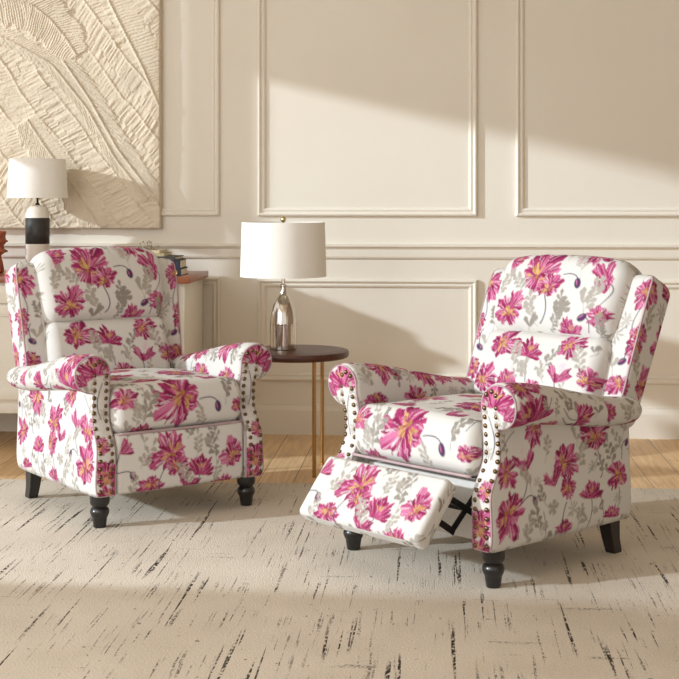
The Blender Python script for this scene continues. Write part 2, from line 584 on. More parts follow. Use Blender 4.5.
def floor_material():
    m, nt, b = new_mat('oak_planks')
    tc = N(nt, 'ShaderNodeTexCoord')
    mp = N(nt, 'ShaderNodeMapping'); mp.inputs['Rotation'].default_value = (0, 0, PI / 2)
    nt.links.new(tc.outputs['Object'], mp.inputs['Vector'])
    br = N(nt, 'ShaderNodeTexBrick')
    br.offset = 0.37
    br.inputs['Scale'].default_value = 1.0
    br.inputs['Brick Width'].default_value = 1.6; br.inputs['Row Height'].default_value = 0.15
    br.inputs['Mortar Size'].default_value = 0.0016; br.inputs['Bias'].default_value = 0.0
    br.inputs['Color1'].default_value = rgba((238, 206, 162)); br.inputs['Color2'].default_value = rgba((224, 186, 138))
    br.inputs['Mortar'].default_value = rgba((104, 70, 42))
    nt.links.new(mp.outputs['Vector'], br.inputs['Vector'])
    mp2 = N(nt, 'ShaderNodeMapping'); mp2.inputs['Scale'].default_value = (26, 1.6, 1)
    nt.links.new(tc.outputs['Object'], mp2.inputs['Vector'])
    no = N(nt, 'ShaderNodeTexNoise'); no.inputs['Scale'].default_value = 2.2; no.inputs['Detail'].default_value = 6
    no.inputs['Distortion'].default_value = 0.6
    nt.links.new(mp2.outputs['Vector'], no.inputs['Vector'])
    r = ramp(nt, [(0.3, (0.72, 0.68, 0.62, 1)), (0.65, (1.05, 1.05, 1.05, 1))])
    nt.links.new(no.outputs['Fac'], r.inputs['Fac'])
    mx = N(nt, 'ShaderNodeMix', data_type='RGBA', blend_type='MULTIPLY'); mx.inputs[0].default_value = 0.8
    nt.links.new(br.outputs['Color'], mx.inputs[6]); nt.links.new(r.outputs['Color'], mx.inputs[7])
    nt.links.new(mx.outputs[2], b.inputs['Base Color'])
    b.inputs['Roughness'].default_value = 0.42
    bp = N(nt, 'ShaderNodeBump'); bp.inputs['Strength'].default_value = 0.15; bp.inputs['Distance'].default_value = 0.002
    nt.links.new(br.outputs['Fac'], bp.inputs['Height']); bp.invert = True
    nt.links.new(bp.outputs['Normal'], b.inputs['Normal'])
    return m


def rug_material():
    m, nt, b = new_mat('distressed_wool')
    L = nt.links.new
    tc = N(nt, 'ShaderNodeTexCoord')

    def noise(scale_vec, scale, detail=3, dist=0.0, rough=0.5, loc=(0, 0, 0)):
        mp = N(nt, 'ShaderNodeMapping'); mp.inputs['Scale'].default_value = scale_vec; mp.inputs['Location'].default_value = loc
        L(tc.outputs['Object'], mp.inputs['Vector'])
        no = N(nt, 'ShaderNodeTexNoise'); no.inputs['Scale'].default_value = scale; no.inputs['Detail'].default_value = detail
        no.inputs['Distortion'].default_value = dist; no.inputs['Roughness'].default_value = rough
        L(mp.outputs['Vector'], no.inputs['Vector'])
        return no.outputs['Fac']

    def mathn(op, a, bb):
        n = N(nt, 'ShaderNodeMath', operation=op)
        for i, v in enumerate((a, bb)):
            if isinstance(v, (int, float)): n.inputs[i].default_value = v
            else: L(v, n.inputs[i])
        return n.outputs[0]

    def step(v, lo, hi):
        n = N(nt, 'ShaderNodeMapRange'); n.inputs[1].default_value = lo; n.inputs[2].default_value = hi
        L(v, n.inputs[0]); return n.outputs[0]
    # lines running along Y: fine in x, long in y, broken by other noises
    lines = step(noise((1, 0.018, 1), 70, 1.5, 0.0), 0.622, 0.65)
    brk = step(noise((1, 0.35, 1), 6, 2), 0.45, 0.54)
    rag = step(noise((1, 0.5, 1), 100, 3), 0.40, 0.52)
    d1 = mathn('MULTIPLY', mathn('MULTIPLY', lines, brk), rag)
    lines2 = step(noise((1, 0.025, 1), 110, 2, loc=(3, 7, 0)), 0.60, 0.64)
    brk2 = step(noise((1, 0.5, 1), 9, 2, loc=(5, 2, 0)), 0.46, 0.56)
    rag2 = step(noise((1, 0.5, 1), 130, 3, loc=(1, 2, 0)), 0.42, 0.56)
    d2 = mathn('MULTIPLY', mathn('MULTIPLY', mathn('MULTIPLY', lines2, brk2), rag2), 0.75)
    # faint cross lines along X
    lines3 = step(noise((0.07, 1, 1), 26, 1.5, loc=(2, 2, 0)), 0.66, 0.71)
    brk3 = step(noise((1, 1, 1), 8, 2, loc=(9, 4, 0)), 0.52, 0.62)
    rag3 = step(noise((1, 1, 1), 120, 3, loc=(4, 2, 0)), 0.45, 0.56)
    d3 = mathn('MULTIPLY', mathn('MULTIPLY', mathn('MULTIPLY', lines3, brk3), rag3), 0.6)
    spots = mathn('MULTIPLY', step(noise((1, 0.6, 1), 48, 2, loc=(6, 6, 0)), 0.70, 0.74), 0.6)
    dk = mathn('MAXIMUM', mathn('MAXIMUM', d1, d2), mathn('MAXIMUM', d3, spots))
    base = ramp(nt, [(0.25, rgba((212, 201, 185))), (0.75, rgba((226, 216, 202)))])
    L(noise((1, 1, 1), 3.5, 5, 0.3), base.inputs['Fac'])
    pile = ramp(nt, [(0.25, (0.86, 0.85, 0.84, 1)), (0.75, (1.04, 1.04, 1.04, 1))])
    L(noise((1, 1, 1), 160, 3), pile.inputs['Fac'])
    mx = N(nt, 'ShaderNodeMix', data_type='RGBA', blend_type='MULTIPLY'); mx.inputs[0].default_value = 1
    L(base.outputs['Color'], mx.inputs[6]); L(pile.outputs['Color'], mx.inputs[7])
    mx2 = N(nt, 'ShaderNodeMix', data_type='RGBA'); L(dk, mx2.inputs[0])
    L(mx.outputs[2], mx2.inputs[6]); mx2.inputs[7].default_value = rgba((66, 58, 52))
    L(mx2.outputs[2], b.inputs['Base Color'])
    b.inputs['Roughness'].default_value = 0.95; b.inputs['Specular IOR Level'].default_value = 0.1
    h = mathn('SUBTRACT', noise((1, 1, 1), 170, 3), mathn('MULTIPLY', dk, 0.6))
    bp = N(nt, 'ShaderNodeBump'); bp.inputs['Strength'].default_value = 0.7; bp.inputs['Distance'].default_value = 0.004
    L(h, bp.inputs['Height']); L(bp.outputs['Normal'], b.inputs['Normal'])
    return m


def wood_material(name, c1, c2, rough=0.35, coat=0.2, axis=(2, 30, 30)):
    m, nt, b = new_mat(name)
    tc = N(nt, 'ShaderNodeTexCoord')
    mp = N(nt, 'ShaderNodeMapping'); mp.inputs['Scale'].default_value = axis
    nt.links.new(tc.outputs['Object'], mp.inputs['Vector'])
    no = N(nt, 'ShaderNodeTexNoise'); no.inputs['Scale'].default_value = 2.0; no.inputs['Detail'].default_value = 6; no.inputs['Distortion'].default_value = 0.8
    nt.links.new(mp.outputs['Vector'], no.inputs['Vector'])
    r = ramp(nt, [(0.3, rgba(c1)), (0.7, rgba(c2))])
    nt.links.new(no.outputs['Fac'], r.inputs['Fac']); nt.links.new(r.outputs['Color'], b.inputs['Base Color'])
    b.inputs['Roughness'].default_value = rough
    b.inputs['Coat Weight'].default_value = coat; b.inputs['Coat Roughness'].default_value = 0.2
    return m


m_wall = wall_material()
m_floor = floor_material()
m_rug = rug_material()
m_walnut = wood_material('dark_walnut', (62, 30, 17), (92, 48, 27), 0.42, 0.05)
m_cherry = wood_material('red_brown_wood', (132, 70, 42), (166, 96, 60), 0.35, 0.2)
m_cab = simple_mat('white_lacquer', (236, 230, 218), 0.45, noise=0.02, nscale=5)
m_brass = simple_mat('brushed_brass', (190, 146, 88), 0.3, metal=0.95, noise=0.08, nscale=90)
m_silver = simple_mat('polished_nickel', (206, 198, 188), 0.13, metal=1.0, noise=0.05, nscale=40)
m_finial = simple_mat('pale_brass', (206, 188, 140), 0.25, metal=0.9, noise=0.05)

# ------------------------------------------------------------------ room
WY = 6.98          # back wall plane
FZ = -0.010        # floor level; the rug's top is z = 0
LX = -3.0          # left wall plane

bm = bmesh.new(); box(bm, -3.4, 4.2, -1.0, WY + 0.1, FZ - 0.05, FZ)
tag(bm_obj('floor', bm, m_floor), kind='structure')
bm = bmesh.new(); box(bm, LX - 0.06, 4.2, WY, WY + 0.1, FZ, 3.3)
tag(bm_obj('wall_back', bm, m_wall), kind='structure')

bm = bmesh.new(); box(bm, 3.4, 3.5, -1.0, WY, FZ, 3.3)
tag(bm_obj('wall_right', bm, simple_mat('bounce_cut_taupe', (176, 160, 142), 0.7, noise=0.03, nscale=3)), kind='structure')  # unseen wall, made darker to cut light bounced onto the chairs
bm = bmesh.new(); box(bm, LX - 0.06, 3.5, -1.0, WY, 3.3, 3.4)
tag(bm_obj('ceiling', bm, m_wall), kind='structure')

# unseen left wall, openings shaped to throw the sunlit patches, as a filled outline
def wall_with_holes(name, outline, holes, x, th, mat):
    cu = bpy.data.curves.new(name, 'CURVE'); cu.dimensions = '2D'; cu.fill_mode = 'BOTH'; cu.extrude = th / 2
    for poly in [outline] + holes:
        sp = cu.splines.new('POLY'); sp.points.add(len(poly) - 1); sp.use_cyclic_u = True
        for p, (yy, zz) in zip(sp.points, poly): p.co = (yy, zz, 0, 1)
    tmp = bpy.data.objects.new(name, cu); C.objects.link(tmp)
    dg = bpy.context.evaluated_depsgraph_get()
    me = bpy.data.meshes.new_from_object(tmp.evaluated_get(dg))
    bpy.data.objects.remove(tmp)
    me.transform(Matrix(((0, 0, 1, x), (1, 0, 0, 0), (0, 1, 0, 0), (0, 0, 0, 1))))
    me.materials.clear()
    o = link_mesh(name, me, mat, smooth=False)
    return o


def back_to_wall(p):
    t = (p[0] - LX) / SUN.x
    return (p[1] - SUN.y * t, p[2] - SUN.z * t)


h0 = back_to_wall((-0.87, WY, 1.80)); h1 = back_to_wall((1.21, WY, 1.305))
f0 = back_to_wall((-1.34, 4.17, 0.0)); f1 = back_to_wall((0.49, 4.10, 0.0))
far = [(6.085, 1.42), (6.085, 1.72), (6.192, 1.72), (6.192, 2.95), (6.93, 2.95), (6.93, 0.9), (6.22, 0.9), (6.22, 1.42)]
sl = (h1[1] - h0[1]) / (h1[0] - h0[0])
main = [(h0[0], 1.28), (h0[0], h0[1]), (h1[0], h1[1]), (2.0, h1[1] + 0.1), (2.0, f1[1] + 0.25), f1, f0, (f0[0] + 0.25, 0.03), (5.3, 0.03), (5.3, 1.28)]  # both outlines invented to shape where sun and shade fall
tag(wall_with_holes('wall_left_sun_mask', [(-1.0, FZ), (WY, FZ), (WY, 3.7), (-1.0, 3.7)], [far, main], LX - 0.03, 0.05, m_wall), kind='structure')


# mouldings: a profile swept round a rectangle with mitred corners, on the back wall
def frame_moulding(name, x0, x1, z0, z1, wd=0.042, dp=0.022):
    prof = [(0, 0), (0.0, 0.55), (0.10, 0.9), (0.24, 1.0), (0.38, 0.8), (0.46, 0.5), (0.56, 0.45), (0.72, 0.62), (0.86, 0.5), (1.0, 0.25), (1.0, 0)]
    bm = bmesh.new()
    loops = []
    for a, d in prof:
        i = a * wd; y = WY - d * dp
        loops.append([bm.verts.new(p) for p in ((x0 + i, y, z0 + i), (x1 - i, y, z0 + i), (x1 - i, y, z1 - i), (x0 + i, y, z1 - i))])
    for p, q in zip(loops[:-1], loops[1:]):
        for k in range(4):
            j = (k + 1) % 4
            bm.faces.new((p[k], p[j], q[j], q[k]))
    return tag(bm_obj(name, bm, m_wall, smooth=False), kind='structure')


def rail(name, x0, x1, prof):
    bm = bmesh.new()
    a = [bm.verts.new((x0, WY - d, z)) for d, z in prof]; c = [bm.verts.new((x1, WY - d, z)) for d, z in prof]
    n = len(prof)
    for k in range(n):
        j = (k + 1) % n
        bm.faces.new((a[k], a[j], c[j], c[k]))
    bm.faces.new(a[::-1]); bm.faces.new(c)
    return tag(bm_obj(name, bm, m_wall), kind='structure')


k = 1
for (x0, x1, z0, z1) in ((-2.55, -1.10, 1.098, 3.0), (-0.905, 0.207, 1.098, 3.0), (0.400, 1.75, 1.098, 3.0), (1.93, 3.2, 1.098, 3.0),
                         (-2.55, -1.096, 0.262, 0.787), (-0.905, 0.207, 0.262, 0.779), (0.400, 1.75, 0.262, 0.779), (1.93, 3.2, 0.262, 0.779)):
    frame_moulding('trim_%d' % k, x0, x1, z0, z1); k += 1
rail('trim_%d' % k, LX, 4.1, [(0, 0.885), (0.010, 0.885), (0.014, 0.894), (0.014, 0.93), (0.022, 0.940), (0.030, 0.945), (0.030, 0.955), (0.0, 0.957)])
rail('baseboard_back', LX, 4.1, [(0, FZ), (0.018, FZ), (0.018, 0.112), (0.014, 0.124), (0.008, 0.136), (0.008, 0.140), (0.0, 0.142)])

# ------------------------------------------------------------------ rug
def make_rug():
    bm = bmesh.new()
    box(bm, -2.25, 2.55, 2.0, 5.725, FZ, 0.0, bev=0.004)
    o = bm_obj('area_rug', bm, m_rug, angle=50)
    tag(o, 'large beige wool rug with broken charcoal dashes under both armchairs', 'rug')


make_rug()

# ------------------------------------------------------------------ recliner
def arm_section(v, mirror, n1, n2, n3, n4):
    """closed cross-section (x, z) of an arm at depth fraction v, starting at the outer bottom."""
    xc = 0.347 - 0.008 * v; rx = 0.075 - 0.013 * v
    zc = 0.556 - 0.078 * sstep(0, 1, np.array(v)); rz = 0.070 - 0.026 * v
    zb = 0.117
    bow = 0.010 * math.sin(PI * min(1, v * 1.0))
    out_b, out_t = 0.362 + 0.006 * v + bow * 0.5, 0.336 + 0.018 * v + bow
    th0 = math.radians(-112)
    ux, uz = xc + rx * math.cos(th0), zc + rz * math.sin(th0)
    q = np.linspace(0, 1, n1)
    side = np.stack([out_b + (out_t - out_b) * q ** 0.8, zb + 0.014 + (uz + 0.004 - zb - 0.014) * q], 1)
    side[:, 0] -= 0.010 * (1 - q) ** 14
    q2 = np.linspace(0, 1, n2 + 1)[1:-1]
    tuck = np.stack([out_t + (ux - out_t) * np.sin(q2 * PI / 2), uz + 0.004 - 0.004 * q2], 1)
    th = np.linspace(th0, PI, n3)
    roll = np.stack([xc + rx * np.cos(th), zc + rz * np.sin(th)], 1)
    xin = xc - rx
    q3 = np.linspace(0, 1, n4 + 1)[1:]
    inner = np.stack([xin + (0.272 - xin) * q3, zc + (zb - zc) * q3], 1)
    q4 = np.linspace(0, 1, 14)[1:-1]
    bot = np.stack([0.272 + (out_b - 0.010 - 0.272) * q4, np.full(len(q4), zb)], 1)
    return np.concatenate([side, tuck, roll, inner, bot]), xc, zc


def yfront(z):
    return -0.056 + 0.052 * sstep(0.27, 0.40, z) - 0.014 * sstep(0.43, 0.56, z)


def yback(z):
    return 0.645 + 0.014 * sstep(0.42, 0.50, z)


def spine_pt(R, zc):
    zs = np.clip(R[:, 1], 0.155, zc)
    xm = 0.312 + 0.035 * sstep(0.44, 0.55, zs)
    return np.stack([xm, zs], 1)


ARM_N = (100, 8, 92, 100)


def make_nail_mesh():
    bm = bmesh.new()
    prof = [(0.0080, 0.003), (0.0078, -0.0010), (0.0060, -0.0040), (0.0032, -0.0054), (0, -0.0058)]
    prev = None
    for r, h in prof:
        if r == 0: cur = [bm.verts.new((0, h, 0))]
        else: cur = [bm.verts.new((r * math.cos(a * PI / 6), h, r * math.sin(a * PI / 6))) for a in range(12)]
        if prev:
            for i in range(12):
                j = (i + 1) % 12
                if len(cur) == 1: bm.faces.new((prev[i], prev[j], cur[0]))
                else: bm.faces.new((prev[i], prev[j], cur[j], cur[i]))
        prev = cur
    bmesh.ops.recalc_face_normals(bm, faces=bm.faces)
    me = bpy.data.meshes.new('nail_head'); bm.to_mesh(me); bm.free()
    me.materials.append(m_nail)
    me.polygons.foreach_set('use_smooth', [True] * len(me.polygons))
    return me


nail_mesh = make_nail_mesh()


def make_arm(name, side, pr, prc, parent):
    sg = side
    ds = 0.0036
    vs = np.linspace(0, 1, int(0.68 / ds))
    rings, ST = [], []
    R0, xc0, zc0 = arm_section(0, sg, *ARM_N)
    R1, xc1, zc1 = arm_section(1, sg, *ARM_N)
    d = np.r_[0, np.cumsum(np.linalg.norm(np.diff(R0, axis=0), axis=1))]

    def add(R, Y):
        rings.append(np.stack([sg * R[:, 0], Y, R[:, 1]], 1)); ST.append(np.stack([Y, d], 1))
    S0 = spine_pt(R0, zc0)
    for kk, dy in ((1.0, 0.012), (0.6, 0.012), (0.20, 0.004), (0.13, 0.001), (0.07, 0.003), (0.025, 0.008)):
        add(R0 + (S0 - R0) * kk, yfront(R0[:, 1]) + dy)
    for v in vs:
        R, xc, zc = arm_section(v, sg, *ARM_N)
        yf, yb = yfront(R[:, 1]) + 0.015, yback(R[:, 1]) - 0.012
        add(R, yf + (yb - yf) * v)
    S1 = spine_pt(R1, zc1)
    for kk, dy in ((0.06, 0.008), (0.15, 0.012), (0.4, 0.014), (0.7, 0.015), (1.0, 0.015)):
        add(R1 + (S1 - R1) * kk, yback(R1[:, 1]) - 0.012 + dy)
    V = np.array(rings); st = np.array(ST)
    arm = grid_mesh(name, V, st, pr, m_fab, parent, flip=(sg < 0))
    # padded front panel
    ks = np.r_[0.10, 0.12, np.linspace(0.15, 1, 26)]
    rr, ss = [], []
    for i, kk in enumerate(ks):
        R = R0 + (S0 - R0) * kk
        puff = (0.006, 0.0, -0.003)[i] if i < 3 else -0.003 - 0.005 * math.sin((kk - 0.15) / 0.85 * PI / 2)
        rr.append(np.stack([sg * R[:, 0], yfront(R[:, 1]) + puff, R[:, 1]], 1))
        ss.append(np.stack([R[:, 0], R[:, 1]], 1))
    grid_mesh('front_panel', np.array(rr), np.array(ss), prc, m_fab, arm, flip=(sg < 0))
    # cord round the panel
    bmc = bmesh.new()
    Rp = (R0 + (S0 - R0) * 0.10)[::3]
    tube(bmc, [(sg * p[0], yfront(p[1]) + 0.001, p[1]) for p in Rp], 0.0034, 6, closed=True)
    bm_obj('piping', bmc, m_pipe, arm, smooth=True)
    # nail heads, each its own little dome
    pts = []
    for z in np.arange(0.134, 0.565, 0.0275):
        sx = 0.008 * sstep(0.44, 0.56, np.array(z))
        pts += [(0.2915 + 0.4 * sx, z), (0.3365 + 0.6 * sx, z + 0.004)]
    pts += [(0.302, 0.588), (0.3235, 0.599), (0.340, 0.588)]
    for x, z in pts:
        z = float(z); x = float(x)
        y = float(yfront(np.array(z))) - 0.0055
        ny = (float(yfront(np.array(z + 0.01))) - float(yfront(np.array(z - 0.01)))) / 0.02
        o = bpy.data.objects.new('nail_head', nail_mesh); C.objects.link(o)
        o.parent = arm; o.location = (sg * x, y, z); o.rotation_euler = (math.atan(ny), 0, 0)
    return arm


def outer_flowers(p, mir):
    """print on an arm; s = depth from the front, t = distance up the outer side and over the roll"""
    for cx, cy, R in ((0.02, 0.09, 0.075), (0.02, 0.215, 0.05), (0.285, 0.235, 0.066), (0.57, 0.17, 0.058), (0.45, 0.325, 0.078), (0.15, 0.345, 0.052)):
        p.open(cx, cy, R, rng.uniform(0, 3), rng.uniform(0.7, 0.9))
    p.open(0.30, 0.15, 0.05, 1.57, 0.7); p.goblet(0.225, 0.19, 0.04, 1.9)
    p.fan(0.42, 0.125, 0.046, 1.5, stem=[(0.0, -0.05), (-0.02, -0.11)])
    p.goblet(0.10, 0.25, 0.045, 1.7, stem=[(0.0, -0.04), (-0.02, -0.08)])
    p.fan(0.28, 0.02, 0.035, 1.6); p.fan(0.53, 0.03, 0.035, 1.4)
    p.bud(0.14, 0.12, 0.013, 1.9, stem=[(-0.02, 0.02), (-0.06, 0.0)]); p.bud(0.62, 0.285, 0.012, 1.2, stem=[(-0.02, 0.0), (-0.03, -0.06)])
    # roll
    p.fan(0.04, 0.50, 0.075, 2.2, 1.5, 11); p.open(0.03, 0.60, 0.06)
    p.open(0.19, 0.435, 0.046); p.fan(0.33, 0.495, 0.055, 0.4, stem=[(-0.04, 0.0), (-0.09, 0.04)])
    p.open(0.64, 0.44, 0.07, 0, 0.8); p.fan(0.47, 0.53, 0.036, 0.2); p.bud(0.29, 0.445, 0.013, 0.4, stem=[(-0.03, 0.01), (-0.07, 0.04)])
    p.stem([(0.47, 0.49), (0.49, 0.42), (0.44, 0.36)], 0.0026)
    p.stem([(0.46, 0.27), (0.48, 0.20), (0.47, 0.17)], 0.0026); p.stem([(0.29, 0.10), (0.27, 0.05), (0.27, 0.0)], 0.0026)
    # inside
    p.open(0.13, 0.665, 0.078, 1.4, 0.8); p.tulip(0.245, 0.64, 0.04, 2.3, stem=[(0.02, -0.02), (0.05, -0.01)]); p.fan(0.335, 0.69, 0.055, 1.2)
    p.open(0.44, 0.67, 0.05); p.open(0.55, 0.66, 0.05); p.open(0.28, 0.80, 0.06); p.open(0.08, 0.82, 0.06)
    for cx, cy, R, a in ((0.37, 0.24, 0.05, 1.2), (0.53, 0.25, 0.05, 1.9), (0.13, 0.40, 0.04, 2.2), (0.2, 0.27, 0.035, 1.4), (0.6, 0.36, 0.05, 1.5), (0.38, 0.40, 0.05, 0.8),
                         (0.25, 0.54, 0.05, 2.4), (0.56, 0.50, 0.05, 1.8), (0.05, 0.68, 0.05, 1.6), (0.2, 0.69, 0.045, 1.9), (0.36, 0.03, 0.04, 1.4), (0.16, 0.05, 0.045, 1.9)):
        p.leaves(cx, cy, R, a, 7)
    p.auto_grey(36, 5)


p_arm = {}
for sd in (-1, 1):
    p_arm[sd] = Print(-0.08, 0.70, -0.01, 1.18)
    outer_flowers(p_arm[sd], sd)
p_cap = Print(0.24, 0.45, 0.10, 0.65)
p_cap.open(0.315, 0.20, 0.062); p_cap.open(0.33, 0.30, 0.04); p_cap.fan(0.34, 0.585, 0.06, 1.4, 1.4); p_cap.fan(0.30, 0.125, 0.05, 1.4)
p_cap.tulip(0.39, 0.53, 0.035, 0.6); p_cap.stem([(0.31, 0.52), (0.325, 0.45), (0.31, 0.39)]); p_cap.auto_grey(4, 3)

p_seat = Print(-0.42, 0.42, -0.01, 1.5)
p = p_seat   # front face t 0..0.14, top beyond
p.open(-0.01, 0.115, 0.092, 0.3, 0.85, 11); p.open(-0.235, 0.12, 0.045); p.open(0.245, 0.07, 0.036)
p.fan(-0.11, 0.225, 0.045, 1.3); p.open(0.09, 0.36, 0.085, 0, 0.8); p.goblet(0.14, 0.205, 0.045, 1.0); p.open(-0.17, 0.39, 0.07)
p.open(0.22, 0.46, 0.06); p.open(-0.06, 0.53, 0.07); p.fan(-0.16, 0.01, 0.04, 1.4)
p.bud(0.15, 0.075, 0.016, 1.8, stem=[(-0.02, 0.03), (-0.08, 0.03)]); p.stem([(-0.02, 0.05), (-0.01, 0.0)]); p.stem([(-0.13, 0.17), (-0.11, 0.11)])
for cx, cy, R, a in ((-0.14, 0.09, 0.05, 1.2), (0.09, 0.03, 0.04, 1.9), (0.2, 0.12, 0.045, 1.2), (-0.19, 0.05, 0.04, 1.6), (-0.19, 0.2, 0.05, 2), (0.05, 0.24, 0.05, 0.6), (0.23, 0.27, 0.05, 1)):
    p.leaves(cx, cy, R, a, 8)
p.auto_grey(44, 8)

p_front = Print(-0.42, 0.42, -0.05, 0.56)
p = p_front   # t 0 bottom .. 0.2 top of the front face
p.open(-0.055, 0.135, 0.075, 0.6, 0.85, 11); p.open(-0.03, 0.085, 0.045); p.fan(0.075, 0.07, 0.05, 1.4, stem=[(-0.01, -0.04), (-0.03, -0.09)])
p.open(0.21, 0.10, 0.058, 1.2, 0.8); p.fan(0.17, -0.005, 0.045, 1.6); p.tulip(-0.235, 0.165, 0.035, 0.5, stem=[(-0.01, -0.04), (-0.03, -0.10)])
p.open(-0.135, 0.025, 0.05); p.bud(-0.205, 0.065, 0.015, 2.0, stem=[(-0.02, 0.02), (-0.06, 0.015)]); p.stem([(-0.08, 0.08), (-0.1, 0.03), (-0.09, 0.0)])
p.goblet(0.03, 0.02, 0.04, 1.2)
for cx, cy, R, a in ((0.01, 0.03, 0.045, 2.0), (0.13, 0.12, 0.05, 1.9), (-0.15, 0.13, 0.045, 1.0), (0.13, 0.035, 0.035, 1.2), (-0.2, 0.02, 0.04, 1.6), (0.06, 0.15, 0.04, 1.5)):
    p.leaves(cx, cy, R, a, 8)
p.auto_grey(18, 9)

p_head = Print(-0.42, 0.42, -0.02, 1.0)
p = p_head   # t 0 split .. 0.27 top of the front face
p.open(-0.075, 0.215, 0.085, 0.4, 0.9, 12); p.open(-0.01, 0.165, 0.055, 0.3, 0.85); p.fan(-0.20, 0.275, 0.045, 0.2, stem=[(0.02, -0.03), (0.02, -0.10)])
p.open(-0.175, 0.07, 0.068, 1.0, 0.85, 11); p.tulip(0.20, 0.235, 0.055, 2.1, stem=[(0.03, -0.03), (0.0, -0.09)]); p.tulip(0.215, 0.185, 0.045, 1.9)
p.fan(0.115, 0.018, 0.045, 1.3); p.open(0.235, 0.075, 0.042); p.open(0.12, 0.33, 0.07); p.open(-0.1, 0.38, 0.07)
p.bud(0.105, 0.185, 0.016, 1.9, stem=[(-0.02, 0.03), (-0.07, 0.03)]); p.bud(0.165, 0.062, 0.016, 0.5, stem=[(0.03, -0.01), (0.03, -0.05)])
p.stem([(-0.02, 0.13), (0.0, 0.07), (-0.02, 0.03)], 0.003)
for cx, cy, R, a, g in ((-0.06, 0.07, 0.055, 2.0, GREY), (0.06, 0.08, 0.05, 1.7, GREY2), (-0.16, 0.165, 0.05, 2.2, GREY), (0.18, 0.13, 0.06, 1.3, GREY), (0.09, 0.25, 0.05, 2.0, GREY3),
                        (0.05, 0.04, 0.035, 1.0, GREY2), (0.24, 0.02, 0.04, 1.6, GREY2), (-0.23, 0.16, 0.04, 1.2, GREY)):
    p.leaves(cx, cy, R, a, 9, g)
p.greyflower(0.07, 0.09, 0.04, GREY2); p.auto_grey(26, 10)

p_lum = Print(-0.42, 0.42, -0.02, 0.9)
p = p_lum    # t 0 bottom .. 0.25
p.open(0.135, 0.205, 0.052, 0.5, 0.85); p.open(-0.155, 0.19, 0.062, 0.2, 0.8); p.fan(-0.02, 0.175, 0.05, 1.4, stem=[(0.01, -0.04), (0.02, -0.09)])
p.goblet(0.13, 0.10, 0.045, 1.3, stem=[(0.0, -0.04), (-0.03, -0.08)]); p.open(0.03, 0.03, 0.055); p.open(0.245, 0.09, 0.05); p.open(-0.2, 0.05, 0.06)
p.fan(-0.09, 0.06, 0.04, 1.5)
for cx, cy, R, a, g in ((0.08, 0.14, 0.042, 1.2, GREY2), (0.20, 0.14, 0.05, 2.0, GREY), (-0.085, 0.13, 0.05, 1.7, GREY), (0.06, 0.09, 0.035, 2.0, GREY), (-0.05, 0.09, 0.04, 1.0, GREY)):
    p.leaves(cx, cy, R, a, 8, g)
p.auto_grey(22, 11)

p_wing = {}
for sd in (-1, 1):
    p = Print(-0.02, 0.62, -0.32, 0.34)     # s round the wing from the inner front, t up
    p.open(0.075, 0.19, 0.058, 1.3, 0.8); p.open(0.09, 0.0, 0.05, 1.57, 0.65); p.open(0.085, 0.045, 0.04); p.open(0.06, -0.14, 0.048)
    p.open(0.215, 0.05, 0.06, 1.57, 0.7); p.open(0.20, 0.235, 0.05); p.open(0.175, -0.11, 0.055, 1.57, 0.7); p.open(0.28, -0.03, 0.05)
    p.bud(0.05, -0.06, 0.014, 0.5, stem=[(0.01, 0.04), (0.0, 0.07)]); p.stem([(0.07, 0.13), (0.055, 0.08), (0.06, 0.05)]); p.open(0.40, 0.1, 0.06)
    for cx, cy, R, a in ((0.12, 0.09, 0.045, 1.6), (0.26, 0.13, 0.045, 1.4), (0.25, -0.05, 0.045, 1.7), (0.12, -0.07, 0.045, 2), (0.05, 0.27, 0.04, 1.5)):
        p.leaves(cx, cy, R, a, 7)
    p.auto_grey(18, 12 + sd)
    p_wing[sd] = p


